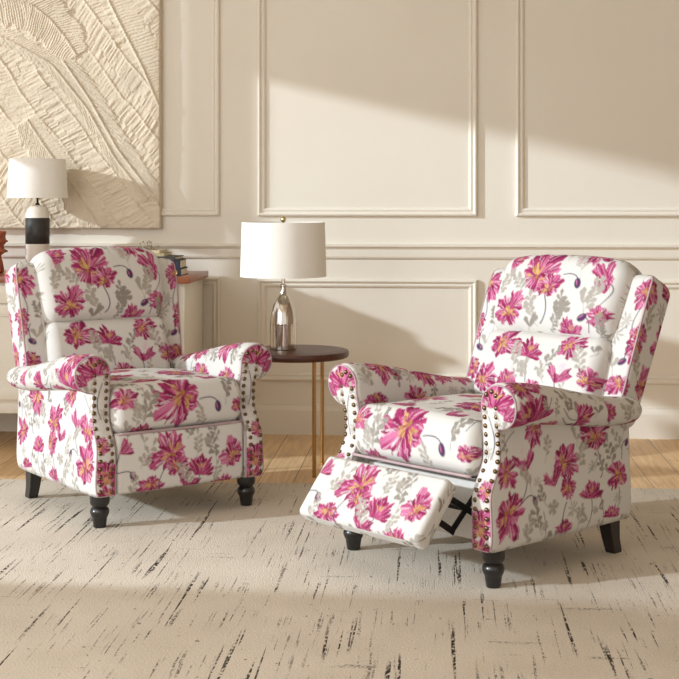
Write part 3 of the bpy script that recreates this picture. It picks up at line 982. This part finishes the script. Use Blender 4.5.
def make_recliner(name):
    root = empty(name)
    # base
    bm = bmesh.new(); box(bm, -0.272, 0.272, 0.03, 0.635, 0.118, 0.30, bev=0.006)
    bm_obj('seat_base', bm, m_plain, root, angle=40)
    # seat cushion, x across, (a, b) = (depth, up)
    hx, ha, hb = 0.270, 0.285, 0.078
    P, ST, _ = pillow(hx, ha, hb, 0.046, 0.036, off=0.045)
    X, A, Bz = P[..., 0].copy(), P[..., 1].copy(), P[..., 2].copy()
    fx = np.clip(1 - (X / hx) ** 2, 0, 1); fy = np.clip(1 - (A / ha) ** 2, 0, 1)
    up = sstep(-0.01, 0.078, Bz)
    P[..., 2] = Bz + up * (0.030 * fx ** 0.7 * fy ** 0.6) + 0.010 * up * sstep(-0.1, -0.25, A)
    fr = sstep(-0.15, -0.285, A)
    P[..., 1] = A - fr * 0.016 * fx ** 0.5 * np.clip(1 - (Bz / hb) ** 2, 0, 1)
    V = np.stack([P[..., 0], P[..., 1] + 0.240, P[..., 2] + 0.405], -1)
    sc = grid_mesh('seat_cushion', V, ST, p_seat, m_fab, root, flip=True)
    bm = bmesh.new()
    tube(bm, [(x, -0.048 - 0.004 * (1 - (x / 0.27) ** 2), 0.334) for x in np.linspace(-0.262, 0.262, 24)], 0.0048, 8)
    bm_obj('piping', bm, m_pipe, sc, smooth=True)
    # front panel that swings out as the footrest
    P, ST, _ = pillow(0.268, 0.030, 0.110, 0.016, 0.015, off=0.018)
    X, A, Bz = P[..., 0], P[..., 1], P[..., 2]
    P[..., 1] = A + np.where(A < 0, -0.010, 0) * np.clip(1 - (X / 0.268) ** 2, 0, 1) ** 0.5 * np.clip(1 - (Bz / 0.105) ** 2, 0, 1) ** 0.5
    fr = grid_mesh('footrest', P, ST, p_front, m_fab, root, flip=True)
    bm = bmesh.new()
    for zz in (0.098,):
        tube(bm, [(x, -0.026, zz) for x in np.linspace(-0.258, 0.258, 20)], 0.004, 8)
    bm_obj('piping', bm, m_pipe, fr, smooth=True)
    fr['role'] = 'footrest'
    # arms
    for sd in (-1, 1):
        make_arm('arm', sd, p_arm[sd], p_cap, root)
    # backrest, turning about its foot
    bm = bmesh.new()
    box(bm, -0.300, 0.300, 0.020, 0.080, 0.0, 0.550, bev=0.018, seg=4)
    back = bm_obj('backrest', bm, m_plain, root, smooth=True, angle=60)
    P, ST, _ = pillow(0.278, 0.080, 0.155, 0.066, 0.048, off=0.065)
    X, A, Bz = P[..., 0].copy(), P[..., 1].copy(), P[..., 2].copy()
    fx = np.clip(1 - (X / 0.278) ** 2, 0, 1); fz = np.clip(1 - (Bz / 0.155) ** 2, 0, 1)
    P[..., 1] = A - (A < 0.02) * 0.022 * fx ** 0.6 * fz ** 0.6 * sstep(0.03, -0.06, A)
    P[..., 2] = Bz + sstep(0.05, 0.155, Bz) * (0.012 * fx - 0.016 * (X / 0.278) ** 4)
    V = np.stack([P[..., 0] * (0.955 + 0.045 * sstep(-0.155, 0.05, Bz)), P[..., 1] + 0.0, P[..., 2] + 0.437], -1)
    grid_mesh('head_cushion', V, ST, p_head, m_fab, back, flip=True)
    P, ST, _ = pillow(0.265, 0.070, 0.135, 0.045, 0.040, off=0.035)
    X, A, Bz = P[..., 0].copy(), P[..., 1].copy(), P[..., 2].copy()
    fx = np.clip(1 - (X / 0.268) ** 2, 0, 1); fz = np.clip(1 - (Bz / 0.135) ** 2, 0, 1)
    P[..., 1] = A - 0.026 * fx ** 0.6 * fz ** 0.7 * sstep(0.03, -0.06, A)
    V = np.stack([P[..., 0], P[..., 1] + 0.002, P[..., 2] + 0.163], -1)
    grid_mesh('lumbar_cushion', V, ST, p_lum, m_fab, back, flip=True)
    for sd in (-1, 1):
        # ring in (x, q); swept up
        hxw, hq, hp = 0.054, 0.066, 0.268
        P, ST, L = pillow(hp, hq, hxw, 0.020, 0.046)
        up, q, xw = P[..., 0].copy(), P[..., 1].copy(), P[..., 2].copy()
        t = ST[..., 1].copy(); s = ST[..., 0].copy()
        # ring starts on the front (-q) at -x(inner) and goes to the outer side
        tp = sstep(-0.27, 0.20, up)
        lean = 0.020 * (1 - tp)
        xx = 0.296 + xw + 0.012 * tp
        V = np.stack([sd * xx, 0.030 + q * (0.88 + 0.12 * tp) + lean, up + 0.285], -1)
        st = np.stack([t, s], -1)
        wg = grid_mesh('wing', V, st, p_wing[sd], m_fab, back, flip=(sd > 0))
        bm = bmesh.new()
        c = []
        for uu in np.linspace(-0.262, 0.268, 40):
            ins = 0.0
            if uu > 0.268 - 0.046:
                k_ = (uu - (0.268 - 0.046)) / 0.046
                ins = 0.046 - 0.046 * math.sqrt(max(0, 1 - k_ * k_))
            fa, fb = 1 - ins / hq, 1 - ins / hxw
            tq = float(sstep(-0.27, 0.20, np.array(uu)))
            c.append((sd * (0.296 + (hxw - 0.0058) * fb + 0.012 * tq), 0.030 - (hq - 0.0058) * fa * (0.88 + 0.12 * tq) + 0.020 * (1 - tq), uu + 0.285))
        tube(bm, c, 0.0036, 6)
        bm_obj('piping', bm, m_pipe, back, smooth=True)
    # legs
    for sd in (-1, 1):
        bm = bmesh.new()
        lathe(bm, [(0, 0), (0.0205, 0), (0.0225, 0.003), (0.0265, 0.030), (0.0275, 0.036), (0.031, 0.042), (0.0345, 0.052), (0.0345, 0.060), (0.031, 0.069),
                   (0.0265, 0.073), (0.0285, 0.078), (0.034, 0.084), (0.036, 0.092), (0.036, 0.122), (0, 0.122)], 28, sd * 0.310, 0.0)
        bm_obj('leg', bm, m_black, root, angle=50)
    for sd in (-1, 1):
        bm = bmesh.new()
        vs = []
        for z, yc, h in ((0.0, 0.615, 0.019), (0.05, 0.598, 0.021), (0.122, 0.585, 0.026)):
            vs.append([bm.verts.new((sd * 0.310 + a * h, yc + bb * h * 1.15, z)) for a, bb in ((-1, -1), (1, -1), (1, 1), (-1, 1))])
        for a, c in zip(vs[:-1], vs[1:]):
            for i in range(4):
                j = (i + 1) % 4
                bm.faces.new((a[i], a[j], c[j], c[i]))
        bm.faces.new(vs[0][::-1]); bm.faces.new(vs[-1])
        bmesh.ops.bevel(bm, geom=list(bm.edges), offset=0.0025, segments=2, affect='EDGES')
        bm_obj('leg', bm, m_black, root, angle=35)
    return root


def children(o):
    return [c for c in bpy.data.objects if c.parent == o]


def copy_tree(o, parent=None):
    c = o.copy(); C.objects.link(c)
    c.parent = parent
    for ch in children(o):
        if ch is not c: copy_tree(ch, c)
    return c


def pose(root, loc, rz, foot_loc, foot_rx, back_loc, back_rx):
    root.location = loc; root.rotation_euler = (0, 0, rz)
    for ch in children(root):
        n = ch.name.split('.')[0]
        if n == 'footrest': ch.location = foot_loc; ch.rotation_euler = (foot_rx, 0, 0)
        if n == 'backrest': ch.location = back_loc; ch.rotation_euler = (-back_rx, 0, 0)


r1 = make_recliner('recliner')
bpy.context.view_layer.update()
r2 = copy_tree(r1)
pose(r1, (-0.9717, 5.105, 0), math.radians(39.65), (0, -0.022, 0.226), 0.0, (0, 0.545, 0.40), math.radians(16))
pose(r2, (-0.0519, 4.444, 0), math.radians(-43.14), (0, -0.200, 0.243), math.radians(-40), (0, 0.570, 0.425), math.radians(26))
tag(r1, 'upright floral wingback recliner with closed footrest, beside the white sideboard', 'armchair', 'pink floral recliners')
tag(r2, 'floral wingback recliner with raised footrest and tilted back', 'armchair', 'pink floral recliners')

# scissor mechanism under the raised footrest
bm = bmesh.new()
for sx in (-0.215, 0.215):
    # rear lazy-tongs from the seat base to the back of the footrest
    bar(bm, (sx, 0.05, 0.285), (sx, -0.085, 0.165), 0.020, 0.004)
    bar(bm, (sx + 0.006, 0.05, 0.185), (sx + 0.006, -0.125, 0.285), 0.020, 0.004)
    bar(bm, (sx + 0.012, -0.085, 0.165), (sx + 0.012, -0.195, 0.235), 0.020, 0.004)
    bar(bm, (sx, -0.205, 0.195), (sx, -0.120, 0.300), 0.022, 0.004)
bar(bm, (-0.215, -0.02, 0.225), (0.221, -0.02, 0.225), 0.012, 0.012, up=(0, 0, 1))
mech = bm_obj('recline_mechanism', bm, m_steel, r2)
mech['label'] = 'black steel scissor linkage'

# ------------------------------------------------------------------ side table and its lamp
TX, TY, TZ = -0.612, 6.05, 0.52
tb = tag(empty('side_table', (TX, TY, FZ)), 'round dark walnut side table on thin brass rod legs between the armchairs', 'table')
bm = bmesh.new(); lathe(bm, [(0, 0.498), (0.218, 0.498), (0.226, 0.502), (0.230, 0.508), (0.230, 0.522), (0.227, 0.528), (0.222, 0.530), (0, 0.530)], 96)
bm_obj('tabletop', bm, m_walnut, tb, angle=40)
for an, lr in ((-59, 0.176), (55, 0.176), (184, 0.200)):
    lx, ly = lr * math.cos(math.radians(an)), lr * math.sin(math.radians(an))
    bm = bmesh.new(); tube(bm, [(lx, ly, 0.0), (lx, ly, 0.50)], 0.0085, 16)
    bm_obj('leg', bm, m_brass, tb, angle=50)

def shade_material(name, col):
    m, nt, b = new_mat(name)
    tc = N(nt, 'ShaderNodeTexCoord')
    mp = N(nt, 'ShaderNodeMapping'); mp.inputs['Scale'].default_value = (300, 300, 260)
    nt.links.new(tc.outputs['Object'], mp.inputs['Vector'])
    no = N(nt, 'ShaderNodeTexNoise'); no.inputs['Scale'].default_value = 1.0; no.inputs['Detail'].default_value = 2
    nt.links.new(mp.outputs['Vector'], no.inputs['Vector'])
    c = rgba(col)
    r = ramp(nt, [(0.3, tuple(x * 0.96 for x in c[:3]) + (1,)), (0.7, c)])
    nt.links.new(no.outputs['Fac'], r.inputs['Fac']); nt.links.new(r.outputs['Color'], b.inputs['Base Color'])
    b.inputs['Roughness'].default_value = 0.9
    b.inputs['Subsurface Weight'].default_value = 0.0
    return m


m_shade = shade_material('white_linen_shade', (240, 236, 228))


def lamp_shade(parent, r0, r1, z0, z1):
    bm = bmesh.new()
    lathe(bm, [(r0 - 0.003, z0), (r0, z0), (r0 + (r1 - r0) * 0.5, (z0 + z1) / 2), (r1, z1), (r1 - 0.003, z1), (r0 + (r1 - r0) * 0.5 - 0.003, (z0 + z1) / 2), (r0 - 0.003, z0)], 72)
    sh = bm_obj('lamp_shade', bm, m_shade, parent, angle=50)
    bm = bmesh.new()
    zz = z1 - 0.018
    for k in range(3):
        a = k * 2 * PI / 3
        bar(bm, (0, 0, zz), ((r1 - 0.004) * math.cos(a), (r1 - 0.004) * math.sin(a), zz + 0.006), 0.003, 0.003, up=(0, 0, 1))
    bm_obj('spider_frame', bm, m_brass, sh)
    return sh


LXp, LYp = -0.674, 6.075
lp = tag(empty('table_lamp', (LXp, LYp, TZ)), 'nickel bottle lamp with white drum shade on the round side table', 'lamp')
bm = bmesh.new()
lathe(bm, [(0, 0.0), (0.056, 0.0), (0.0590, 0.003), (0.0590, 0.109), (0.0600, 0.110), (0.0600, 0.114), (0.0585, 0.115), (0.057, 0.135), (0.0525, 0.165), (0.045, 0.192), (0.034, 0.217),
           (0.024, 0.231), (0.018, 0.238), (0.0145, 0.244), (0.0135, 0.275), (0.0165, 0.278), (0.0165, 0.284), (0.011, 0.288), (0, 0.288)], 64)
bm_obj('lamp_body', bm, m_silver, lp, angle=35)
bm = bmesh.new(); lathe(bm, [(0, 0.288), (0.008, 0.288), (0.008, 0.556), (0, 0.556)], 16)
nk = bm_obj('lamp_stem', bm, m_silver, lp, angle=40)
bm = bmesh.new(); lathe(bm, [(0, 0.555), (0.006, 0.556), (0.006, 0.562), (0.011, 0.566), (0.0135, 0.574), (0.011, 0.583), (0.005, 0.587), (0, 0.588)], 24)
bm_obj('finial', bm, m_finial, lp, smooth=True)
lamp_shade(lp, 0.191, 0.184, 0.322, 0.562)

# ------------------------------------------------------------------ sideboard
CX0, CX1, CY0, CY1, CZ = -2.78, -1.152, 6.404, 6.945, 0.82
sb = tag(empty('sideboard', (0, 0, 0)), 'long white sideboard with red-brown wooden top against the back wall', 'cabinet')
box_obj('top', (CX0, CX1, CY0, CY1, 0.788, CZ), m_cherry, sb, 0.004)
bx0, bx1, by0, by1 = CX0 + 0.02, CX1 - 0.030, CY0 + 0.030, CY1 - 0.01
box_obj('body', (bx0, bx1, by0, by1, 0.215, 0.788), m_cab, sb, 0.003)
box_obj('plinth_rail', (bx0, bx1, by0 + 0.004, by0 + 0.03, 0.165, 0.216), m_cab, sb, 0.002)
dw = (bx1 - bx0 - 0.05) / 3
for i in range(3):
    x0 = bx0 + 0.025 + i * dw + 0.004; x1 = x0 + dw - 0.008
    dr = box_obj('drawer', (x0, x1, by0 - 0.016, by0 - 0.001, 0.690, 0.775), m_cab, sb, 0.003)
    kb = bmesh.new(); xm = (x0 + x1) / 2
    bar(kb, (xm - 0.05, by0 - 0.026, 0.732), (xm + 0.05, by0 - 0.026, 0.732), 0.008, 0.012, up=(0, 0, 1))
    bm_obj('handle', kb, m_brass, dr)
    bm = bmesh.new()
    yf, yb = by0 - 0.016, by0 - 0.001
    fw = 0.055
    box(bm, x0, x0 + fw, yf, yb, 0.232, 0.682, 0.002); box(bm, x1 - fw, x1, yf, yb, 0.232, 0.682, 0.002)
    box(bm, x0 + fw, x1 - fw, yf, yb, 0.232, 0.232 + fw, 0.002); box(bm, x0 + fw, x1 - fw, yf, yb, 0.682 - fw, 0.682, 0.002)
    box(bm, x0 + fw - 0.002, x1 - fw + 0.002, yf + 0.009, yb, 0.232 + fw - 0.002, 0.682 - fw + 0.002)
    d = bm_obj('door', bm, m_cab, sb, angle=30)
    kb = bmesh.new(); lathe(kb, [(0, 0), (0.010, 0), (0.012, 0.006), (0.010, 0.014), (0.005, 0.016), (0.005, 0.026), (0, 0.026)], 16)
    kb.transform(Matrix.Translation((x0 + 0.028, yf, 0.48)) @ Matrix.Rotation(PI / 2, 4, 'X'))
    for v in kb.verts: v.co.y = yf - (v.co.y * -1 - yf * -1) if False else v.co.y
    bm_obj('knob', kb, m_brass, d, smooth=True)
for (lx, ly) in ((bx0 + 0.04, by0 + 0.04), (bx1 - 0.04, by0 + 0.04), (bx0 + 0.04, by1 - 0.04), (bx1 - 0.04, by1 - 0.04)):
    bm = bmesh.new(); lathe(bm, [(0, FZ), (0.016, FZ), (0.026, 0.216), (0, 0.216)], 20, lx, ly)
    bm_obj('leg', bm, m_cab, sb, angle=50)

# lamp on the sideboard
m_ceram = simple_mat('cream_ceramic', (232, 224, 212), 0.35, noise=0.03, nscale=20, coat=0.2)
m_band = simple_mat('charcoal_glaze', (44, 42, 40), 0.5, noise=0.35, nscale=35)
m_bronze = simple_mat('dark_bronze', (46, 38, 32), 0.4, metal=0.8, noise=0.1)
l2 = tag(empty('table_lamp', (-1.975, 6.735, CZ)), 'cream ceramic lamp with wide charcoal band and white shade on the sideboard', 'lamp')
bm = bmesh.new(); lathe(bm, [(0, 0), (0.054, 0), (0.058, 0.004), (0.0585, 0.275), (0.056, 0.295), (0.049, 0.315), (0.037, 0.328), (0.02, 0.335), (0, 0.336)], 56)
body = bm_obj('lamp_body', bm, m_ceram, l2, angle=50)
bm = bmesh.new(); lathe(bm, [(0.0575, 0.142), (0.0592, 0.143), (0.0594, 0.271), (0.0577, 0.272)], 56)
bd = bm_obj('glaze_band', bm, m_band, body, smooth=True); bd['label'] = 'matt charcoal band'
bm = bmesh.new(); lathe(bm, [(0, 0.334), (0.013, 0.335), (0.010, 0.342), (0.005, 0.348), (0.005, 0.366), (0.010, 0.369), (0.010, 0.378), (0.004, 0.38), (0.004, 0.555), (0, 0.555)], 20)
bm_obj('lamp_stem', bm, m_bronze, l2, angle=40)
lamp_shade(l2, 0.149, 0.138, 0.370, 0.563)

# books at the right end of the sideboard
m_page = simple_mat('book_pages', (226, 214, 188), 0.9, noise=0.08, nscale=200)
m_navy = simple_mat('navy_cloth', (34, 38, 54), 0.7, noise=0.15)
m_gold = simple_mat('gilt', (196, 160, 96), 0.4, metal=0.6, noise=0.1)
m_tan = simple_mat('tan_cloth', (206, 190, 158), 0.8, noise=0.1)
m_olive = simple_mat('khaki_cloth', (176, 164, 128), 0.8, noise=0.1)
m_grey = simple_mat('charcoal_cloth', (66, 62, 58), 0.8, noise=0.1)


def book(x0, x1, y0, y1, z0, z1, mat, label, rz=0.0, emblem=False):
    cx, cy = (x0 + x1) / 2, (y0 + y1) / 2
    r = tag(empty('book', (cx, cy, z0), rz), label, 'book', 'books lying on the sideboard')
    hx, hy, h = (x1 - x0) / 2, (y1 - y0) / 2, z1 - z0
    bm = bmesh.new()
    box(bm, -hx, hx, -hy, hy, 0, 0.003, 0.0008); box(bm, -hx, hx, -hy, hy, h - 0.003, h, 0.0008); box(bm, -hx, hx, -hy, -hy + 0.003, 0.002, h - 0.002)
    bm_obj('cover', bm, mat, r)
    bm = bmesh.new(); box(bm, -hx + 0.004, hx - 0.004, -hy + 0.003, hy - 0.004, 0.003, h - 0.003)
    bm_obj('pages', bm, m_page, r)
    if emblem:
        bm = bmesh.new()
        zc = h * 0.5; y = -hy - 0.0012
        pts = [(hx - 0.028 + 0.009 * math.cos(a), y, zc + 0.010 * math.sin(a)) for a in np.linspace(-PI / 2, PI / 2, 10)]
        tube(bm, pts, 0.0022, 6); tube(bm, [(hx - 0.028, y, zc - 0.012), (hx - 0.028, y, zc + 0.012)], 0.0022, 6)
        e = bm_obj('gilt_mark', bm, m_gold, r); e['label'] = 'gold letter-like mark on spine'
    return r


z = CZ
book(-1.47, -1.205, 6.47, 6.66, z, z + 0.034, m_navy, 'dark navy book with gold mark on the spine, bottom of stack', 0.0, True); z += 0.034
book(-1.47, -1.212, 6.475, 6.67, z, z + 0.040, m_navy, 'plain dark navy book on top of the gold-marked book', 0.02); z += 0.040
book(-1.60, -1.235, 6.50, 6.70, z, z + 0.016, m_grey, 'thin charcoal-covered book third up in the stack', -0.03); z += 0.016
book(-1.72, -1.30, 6.52, 6.76, z, z + 0.014, m_olive, 'thin wide khaki book just under the top book', 0.03); z += 0.014
book(-1.66, -1.32, 6.54, 6.74, z, z + 0.014, m_tan, 'thin tan book on top of the stack', -0.02); z += 0.014
# dry sprig lying on the books
m_twig = simple_mat('dry_twig', (150, 136, 112), 0.8, noise=0.3, nscale=60)
bm = bmesh.new()
random.seed(4)
for i in range(13):
    a = random.uniform(0, 2 * PI)
    L = random.uniform(0.025, 0.05)
    p0 = Vector((-1.385 + random.uniform(-0.03, 0.03), 6.58 + random.uniform(-0.03, 0.03), z + 0.003))
    p1 = p0 + Vector((math.cos(a) * L * 0.7, math.sin(a) * L * 0.5, L * random.uniform(0.2, 0.9)))
    tube(bm, [p0, (p0 + p1) / 2 + Vector((0, 0, 0.006)), p1], [0.0018, 0.0015, 0.001], 5)
    bmesh.ops.create_icosphere(bm, subdivisions=1, radius=0.005, matrix=Matrix.Translation(p1))
tube(bm, [(-1.46, 6.57, z + 0.002), (-1.40, 6.585, z + 0.004), (-1.34, 6.58, z + 0.003)], 0.002, 6)
tag(bm_obj('dried_sprig', bm, m_twig, smooth=True), 'little dried twiggy sprig lying on top of the books', 'decoration')

# terracotta coral ornament at the left end
m_terra = simple_mat('terracotta', (176, 98, 66), 0.85, noise=0.25, nscale=40, bump=0.6)
pot = tag(empty('coral_vase', (-2.20, 6.70, CZ)), 'rough terracotta ornament with layered rim left of the banded lamp', 'vase')
bm = bmesh.new(); lathe(bm, [(0, 0), (0.055, 0), (0.062, 0.01), (0.058, 0.05), (0.05, 0.085), (0.066, 0.098), (0.082, 0.103), (0.084, 0.109), (0.066, 0.118), (0.062, 0.135), (0.072, 0.148), (0.080, 0.152), (0.080, 0.158), (0.070, 0.163), (0.068, 0.180), (0.074, 0.200), (0.070, 0.206), (0.062, 0.200), (0.05, 0.18), (0, 0.17)], 40)
for v in bm.verts:
    a = math.atan2(v.co.y, v.co.x); r = math.hypot(v.co.x, v.co.y)
    f = 1 + 0.035 * math.sin(5 * a + v.co.z * 30) + 0.025 * math.sin(11 * a - v.co.z * 60)
    v.co.x *= f; v.co.y *= f
bm_obj('vase_body', bm, m_terra, pot, smooth=True)

# ------------------------------------------------------------------ plaster relief picture
def make_picture():
    x0, x1, z0, z1 = -2.76, -1.398, 1.032, 2.56
    root = tag(empty('wall_art', ((x0 + x1) / 2, WY, z0)), 'large cream plaster relief of palm fronds hanging above the sideboard', 'picture')
    ox = (x0 + x1) / 2
    res = 0.0030
    nx, nz = int((x1 - x0) / res), int((z1 - z0) / res)
    X, Z = np.meshgrid(np.linspace(x0, x1, nx), np.linspace(z0, z1, nz))
    # work in "picture units": U right, V down, in 0..165 across the visible piece
    U = (X - (-2.244)) / 0.846 * 162.0
    V = (2.212 - Z) / 1.18 * 229.0
    r = np.random.default_rng(3)

    def vnoise(x, y, seed):
        g = np.random.default_rng(seed).random((256, 256))
        xi, yi = np.floor(x).astype(int), np.floor(y).astype(int)
        fx, fy = x - xi, y - yi
        fx = fx * fx * (3 - 2 * fx); fy = fy * fy * (3 - 2 * fy)
        G = lambda a, b: g[b % 256, a % 256]
        return (G(xi, yi) * (1 - fx) + G(xi + 1, yi) * fx) * (1 - fy) + (G(xi, yi + 1) * (1 - fx) + G(xi + 1, yi + 1) * fx) * fy
    h = np.zeros_like(U)
    # diagonal bands running down-right, strokes across them
    dx, dy = 0.60, 0.80
    along = U * dx + V * dy; acr = U * dy - V * dx
    wob = acr + 5 * (vnoise(along / 30, acr / 30, 1) - 0.5)
    band = np.floor((wob + 400) / 26)
    fb = ((wob + 400) / 26) % 1
    bn = np.random.default_rng(11).random((200, 4))[band.astype(int) % 200]
    ang = (bn[..., 0] - 0.5) * 0.9
    sa = along * np.cos(ang) + (wob % 26) * np.sin(ang)
    sb = -along * np.sin(ang) + (wob % 26) * np.cos(ang)
    st = vnoise(sa / 1.5, sb / 15 + band * 7, 2) * 0.75 + vnoise(sa / 3.6, sb / 24 + band * 3, 5) * 0.7
    h += 0.0095 * (st - 0.5) * (0.4 + 0.9 * vnoise(along / 18, acr / 18, 8))
    ridge = np.exp(-((np.minimum(fb, 1 - fb)) * 26 / 1.1) ** 2) * (0.3 + 0.9 * vnoise(along / 9, band, 9))
    h += 0.0075 * ridge
    # plain broad smears
    h += 0.006 * (vnoise(U / 26, V / 26, 21) - 0.5)

    def frond(pts, wl, wr, sgn, height, dens=2.6, slant=0.7):
        nonlocal h
        P = np.array(pts, float)
        q = np.linspace(0, len(P) - 1, 160)
        px = np.interp(q, np.arange(len(P)), P[:, 0]); py = np.interp(q, np.arange(len(P)), P[:, 1])
        for _ in range(12):
            px[1:-1] = (px[:-2] + px[1:-1] * 2 + px[2:]) / 4; py[1:-1] = (py[:-2] + py[1:-1] * 2 + py[2:]) / 4
        L = np.r_[0, np.cumsum(np.hypot(np.diff(px), np.diff(py)))]
        best = np.full(U.shape, 1e9); la = np.zeros_like(U); sd = np.zeros_like(U)
        for i in range(len(px) - 1):
            tx, ty = px[i + 1] - px[i], py[i + 1] - py[i]
            n = math.hypot(tx, ty); tx /= n; ty /= n
            rx, ry = U - px[i], V - py[i]
            t = np.clip(rx * tx + ry * ty, 0, n)
            d2 = (rx - t * tx) ** 2 + (ry - t * ty) ** 2
            c = d2 < best
            best[c] = d2[c]; la[c] = (L[i] + t)[c]; sd[c] = (tx * ry - ty * rx)[c]
        d = np.sqrt(best)
        tt = la / L[-1]
        env = np.sin(np.clip(tt, 0, 1) * PI) ** 0.5
        for side, wd in ((1, wl), (-1, wr)):
            if wd <= 0: continue
            m = (np.sign(sd) == side) & (tt > 0.001) & (tt < 0.999)
            ph = la - d * slant + 2.2 * vnoise(d / 9, la / 9, 31)
            ed = np.clip((wd * (0.55 + 0.45 * env) * (0.85 + 0.3 * vnoise(ph / dens, ph * 0, 17)) - d) / 2.5, 0, 1)
            stv = np.abs(np.sin(ph * PI / dens)) ** 0.7 * (0.4 + 0.6 * vnoise(ph / 3, d / 18, 41))
            hh = height * (0.35 + 0.75 * stv)
            h = np.where(m, h * (1 - ed * 0.9) + ed * hh, h)
        h += 0.009 * np.exp(-(d / 1.0) ** 2) * (tt > 0.001) * (tt < 0.999)
    frond([(-60, 10), (0, -3), (36, 7), (53, 21), (68, 39), (80, 58)], 26, 24, 1, 0.011, 2.7, 0.5)
    frond([(-40, 20), (10, 40), (55, 66), (90, 110), (118, 160), (150, 200)], 10, 12, 1, 0.009, 2.2, 2.6)
    frond([(66, 62), (92, 100), (120, 150), (162, 205)], 3, 15, 1, 0.010, 2.4, 3.0)
    frond([(30, 120), (50, 150), (80, 190), (104, 229)], 22, 16, 1, 0.008, 2.6, 1.0)
    frond([(100, -20), (122, 25), (145, 70), (162, 110)], 3, 24, 1, 0.006, 3.2, 0.2)
    h += 0.0022 * (vnoise(U / 1.1, V / 1.1, 51) - 0.5)
    th = 0.045
    # rounded rough borders
    ex = np.minimum(np.minimum(X - x0, x1 - X), np.minimum(Z - z0, z1 - Z))
    h -= 0.012 * np.clip(1 - ex / 0.008, 0, 1) ** 2
    Vv = np.stack([X - ox, -(th + h), Z - z0], -1).reshape(-1, 3)
    idx = np.arange(nx * nz).reshape(nz, nx)
    F = np.stack([idx[:-1, :-1], idx[:-1, 1:], idx[1:, 1:], idx[1:, :-1]], -1).reshape(-1, 4)
    # back rim
    rim = np.r_[idx[0, :], idx[1:, -1], idx[-1, -2::-1], idx[-2:0:-1, 0]]
    bk = Vv[rim].copy(); bk[:, 1] = -0.002
    base = len(Vv); Vv = np.concatenate([Vv, bk])
    m = len(rim); i = np.arange(m); j = (i + 1) % m
    F2 = np.stack([rim[i], base + i, base + j, rim[j]], -1)
    F = np.concatenate([F, F2])
    me = bpy.data.meshes.new('relief_panel')
    nf = len(F)
    me.vertices.add(len(Vv)); me.vertices.foreach_set('co', Vv.reshape(-1).astype(np.float32))
    me.loops.add(nf * 4); me.loops.foreach_set('vertex_index', F.reshape(-1).astype(np.int32))
    me.polygons.add(nf)
    me.polygons.foreach_set('loop_start', np.arange(0, nf * 4, 4, dtype=np.int32)); me.polygons.foreach_set('loop_total', np.full(nf, 4, dtype=np.int32))
    me.update(calc_edges=True)
    mat = simple_mat('cream_plaster', (216, 202, 180), 0.85, noise=0.06, nscale=6)
    link_mesh('relief_panel', me, mat, root)


make_picture()
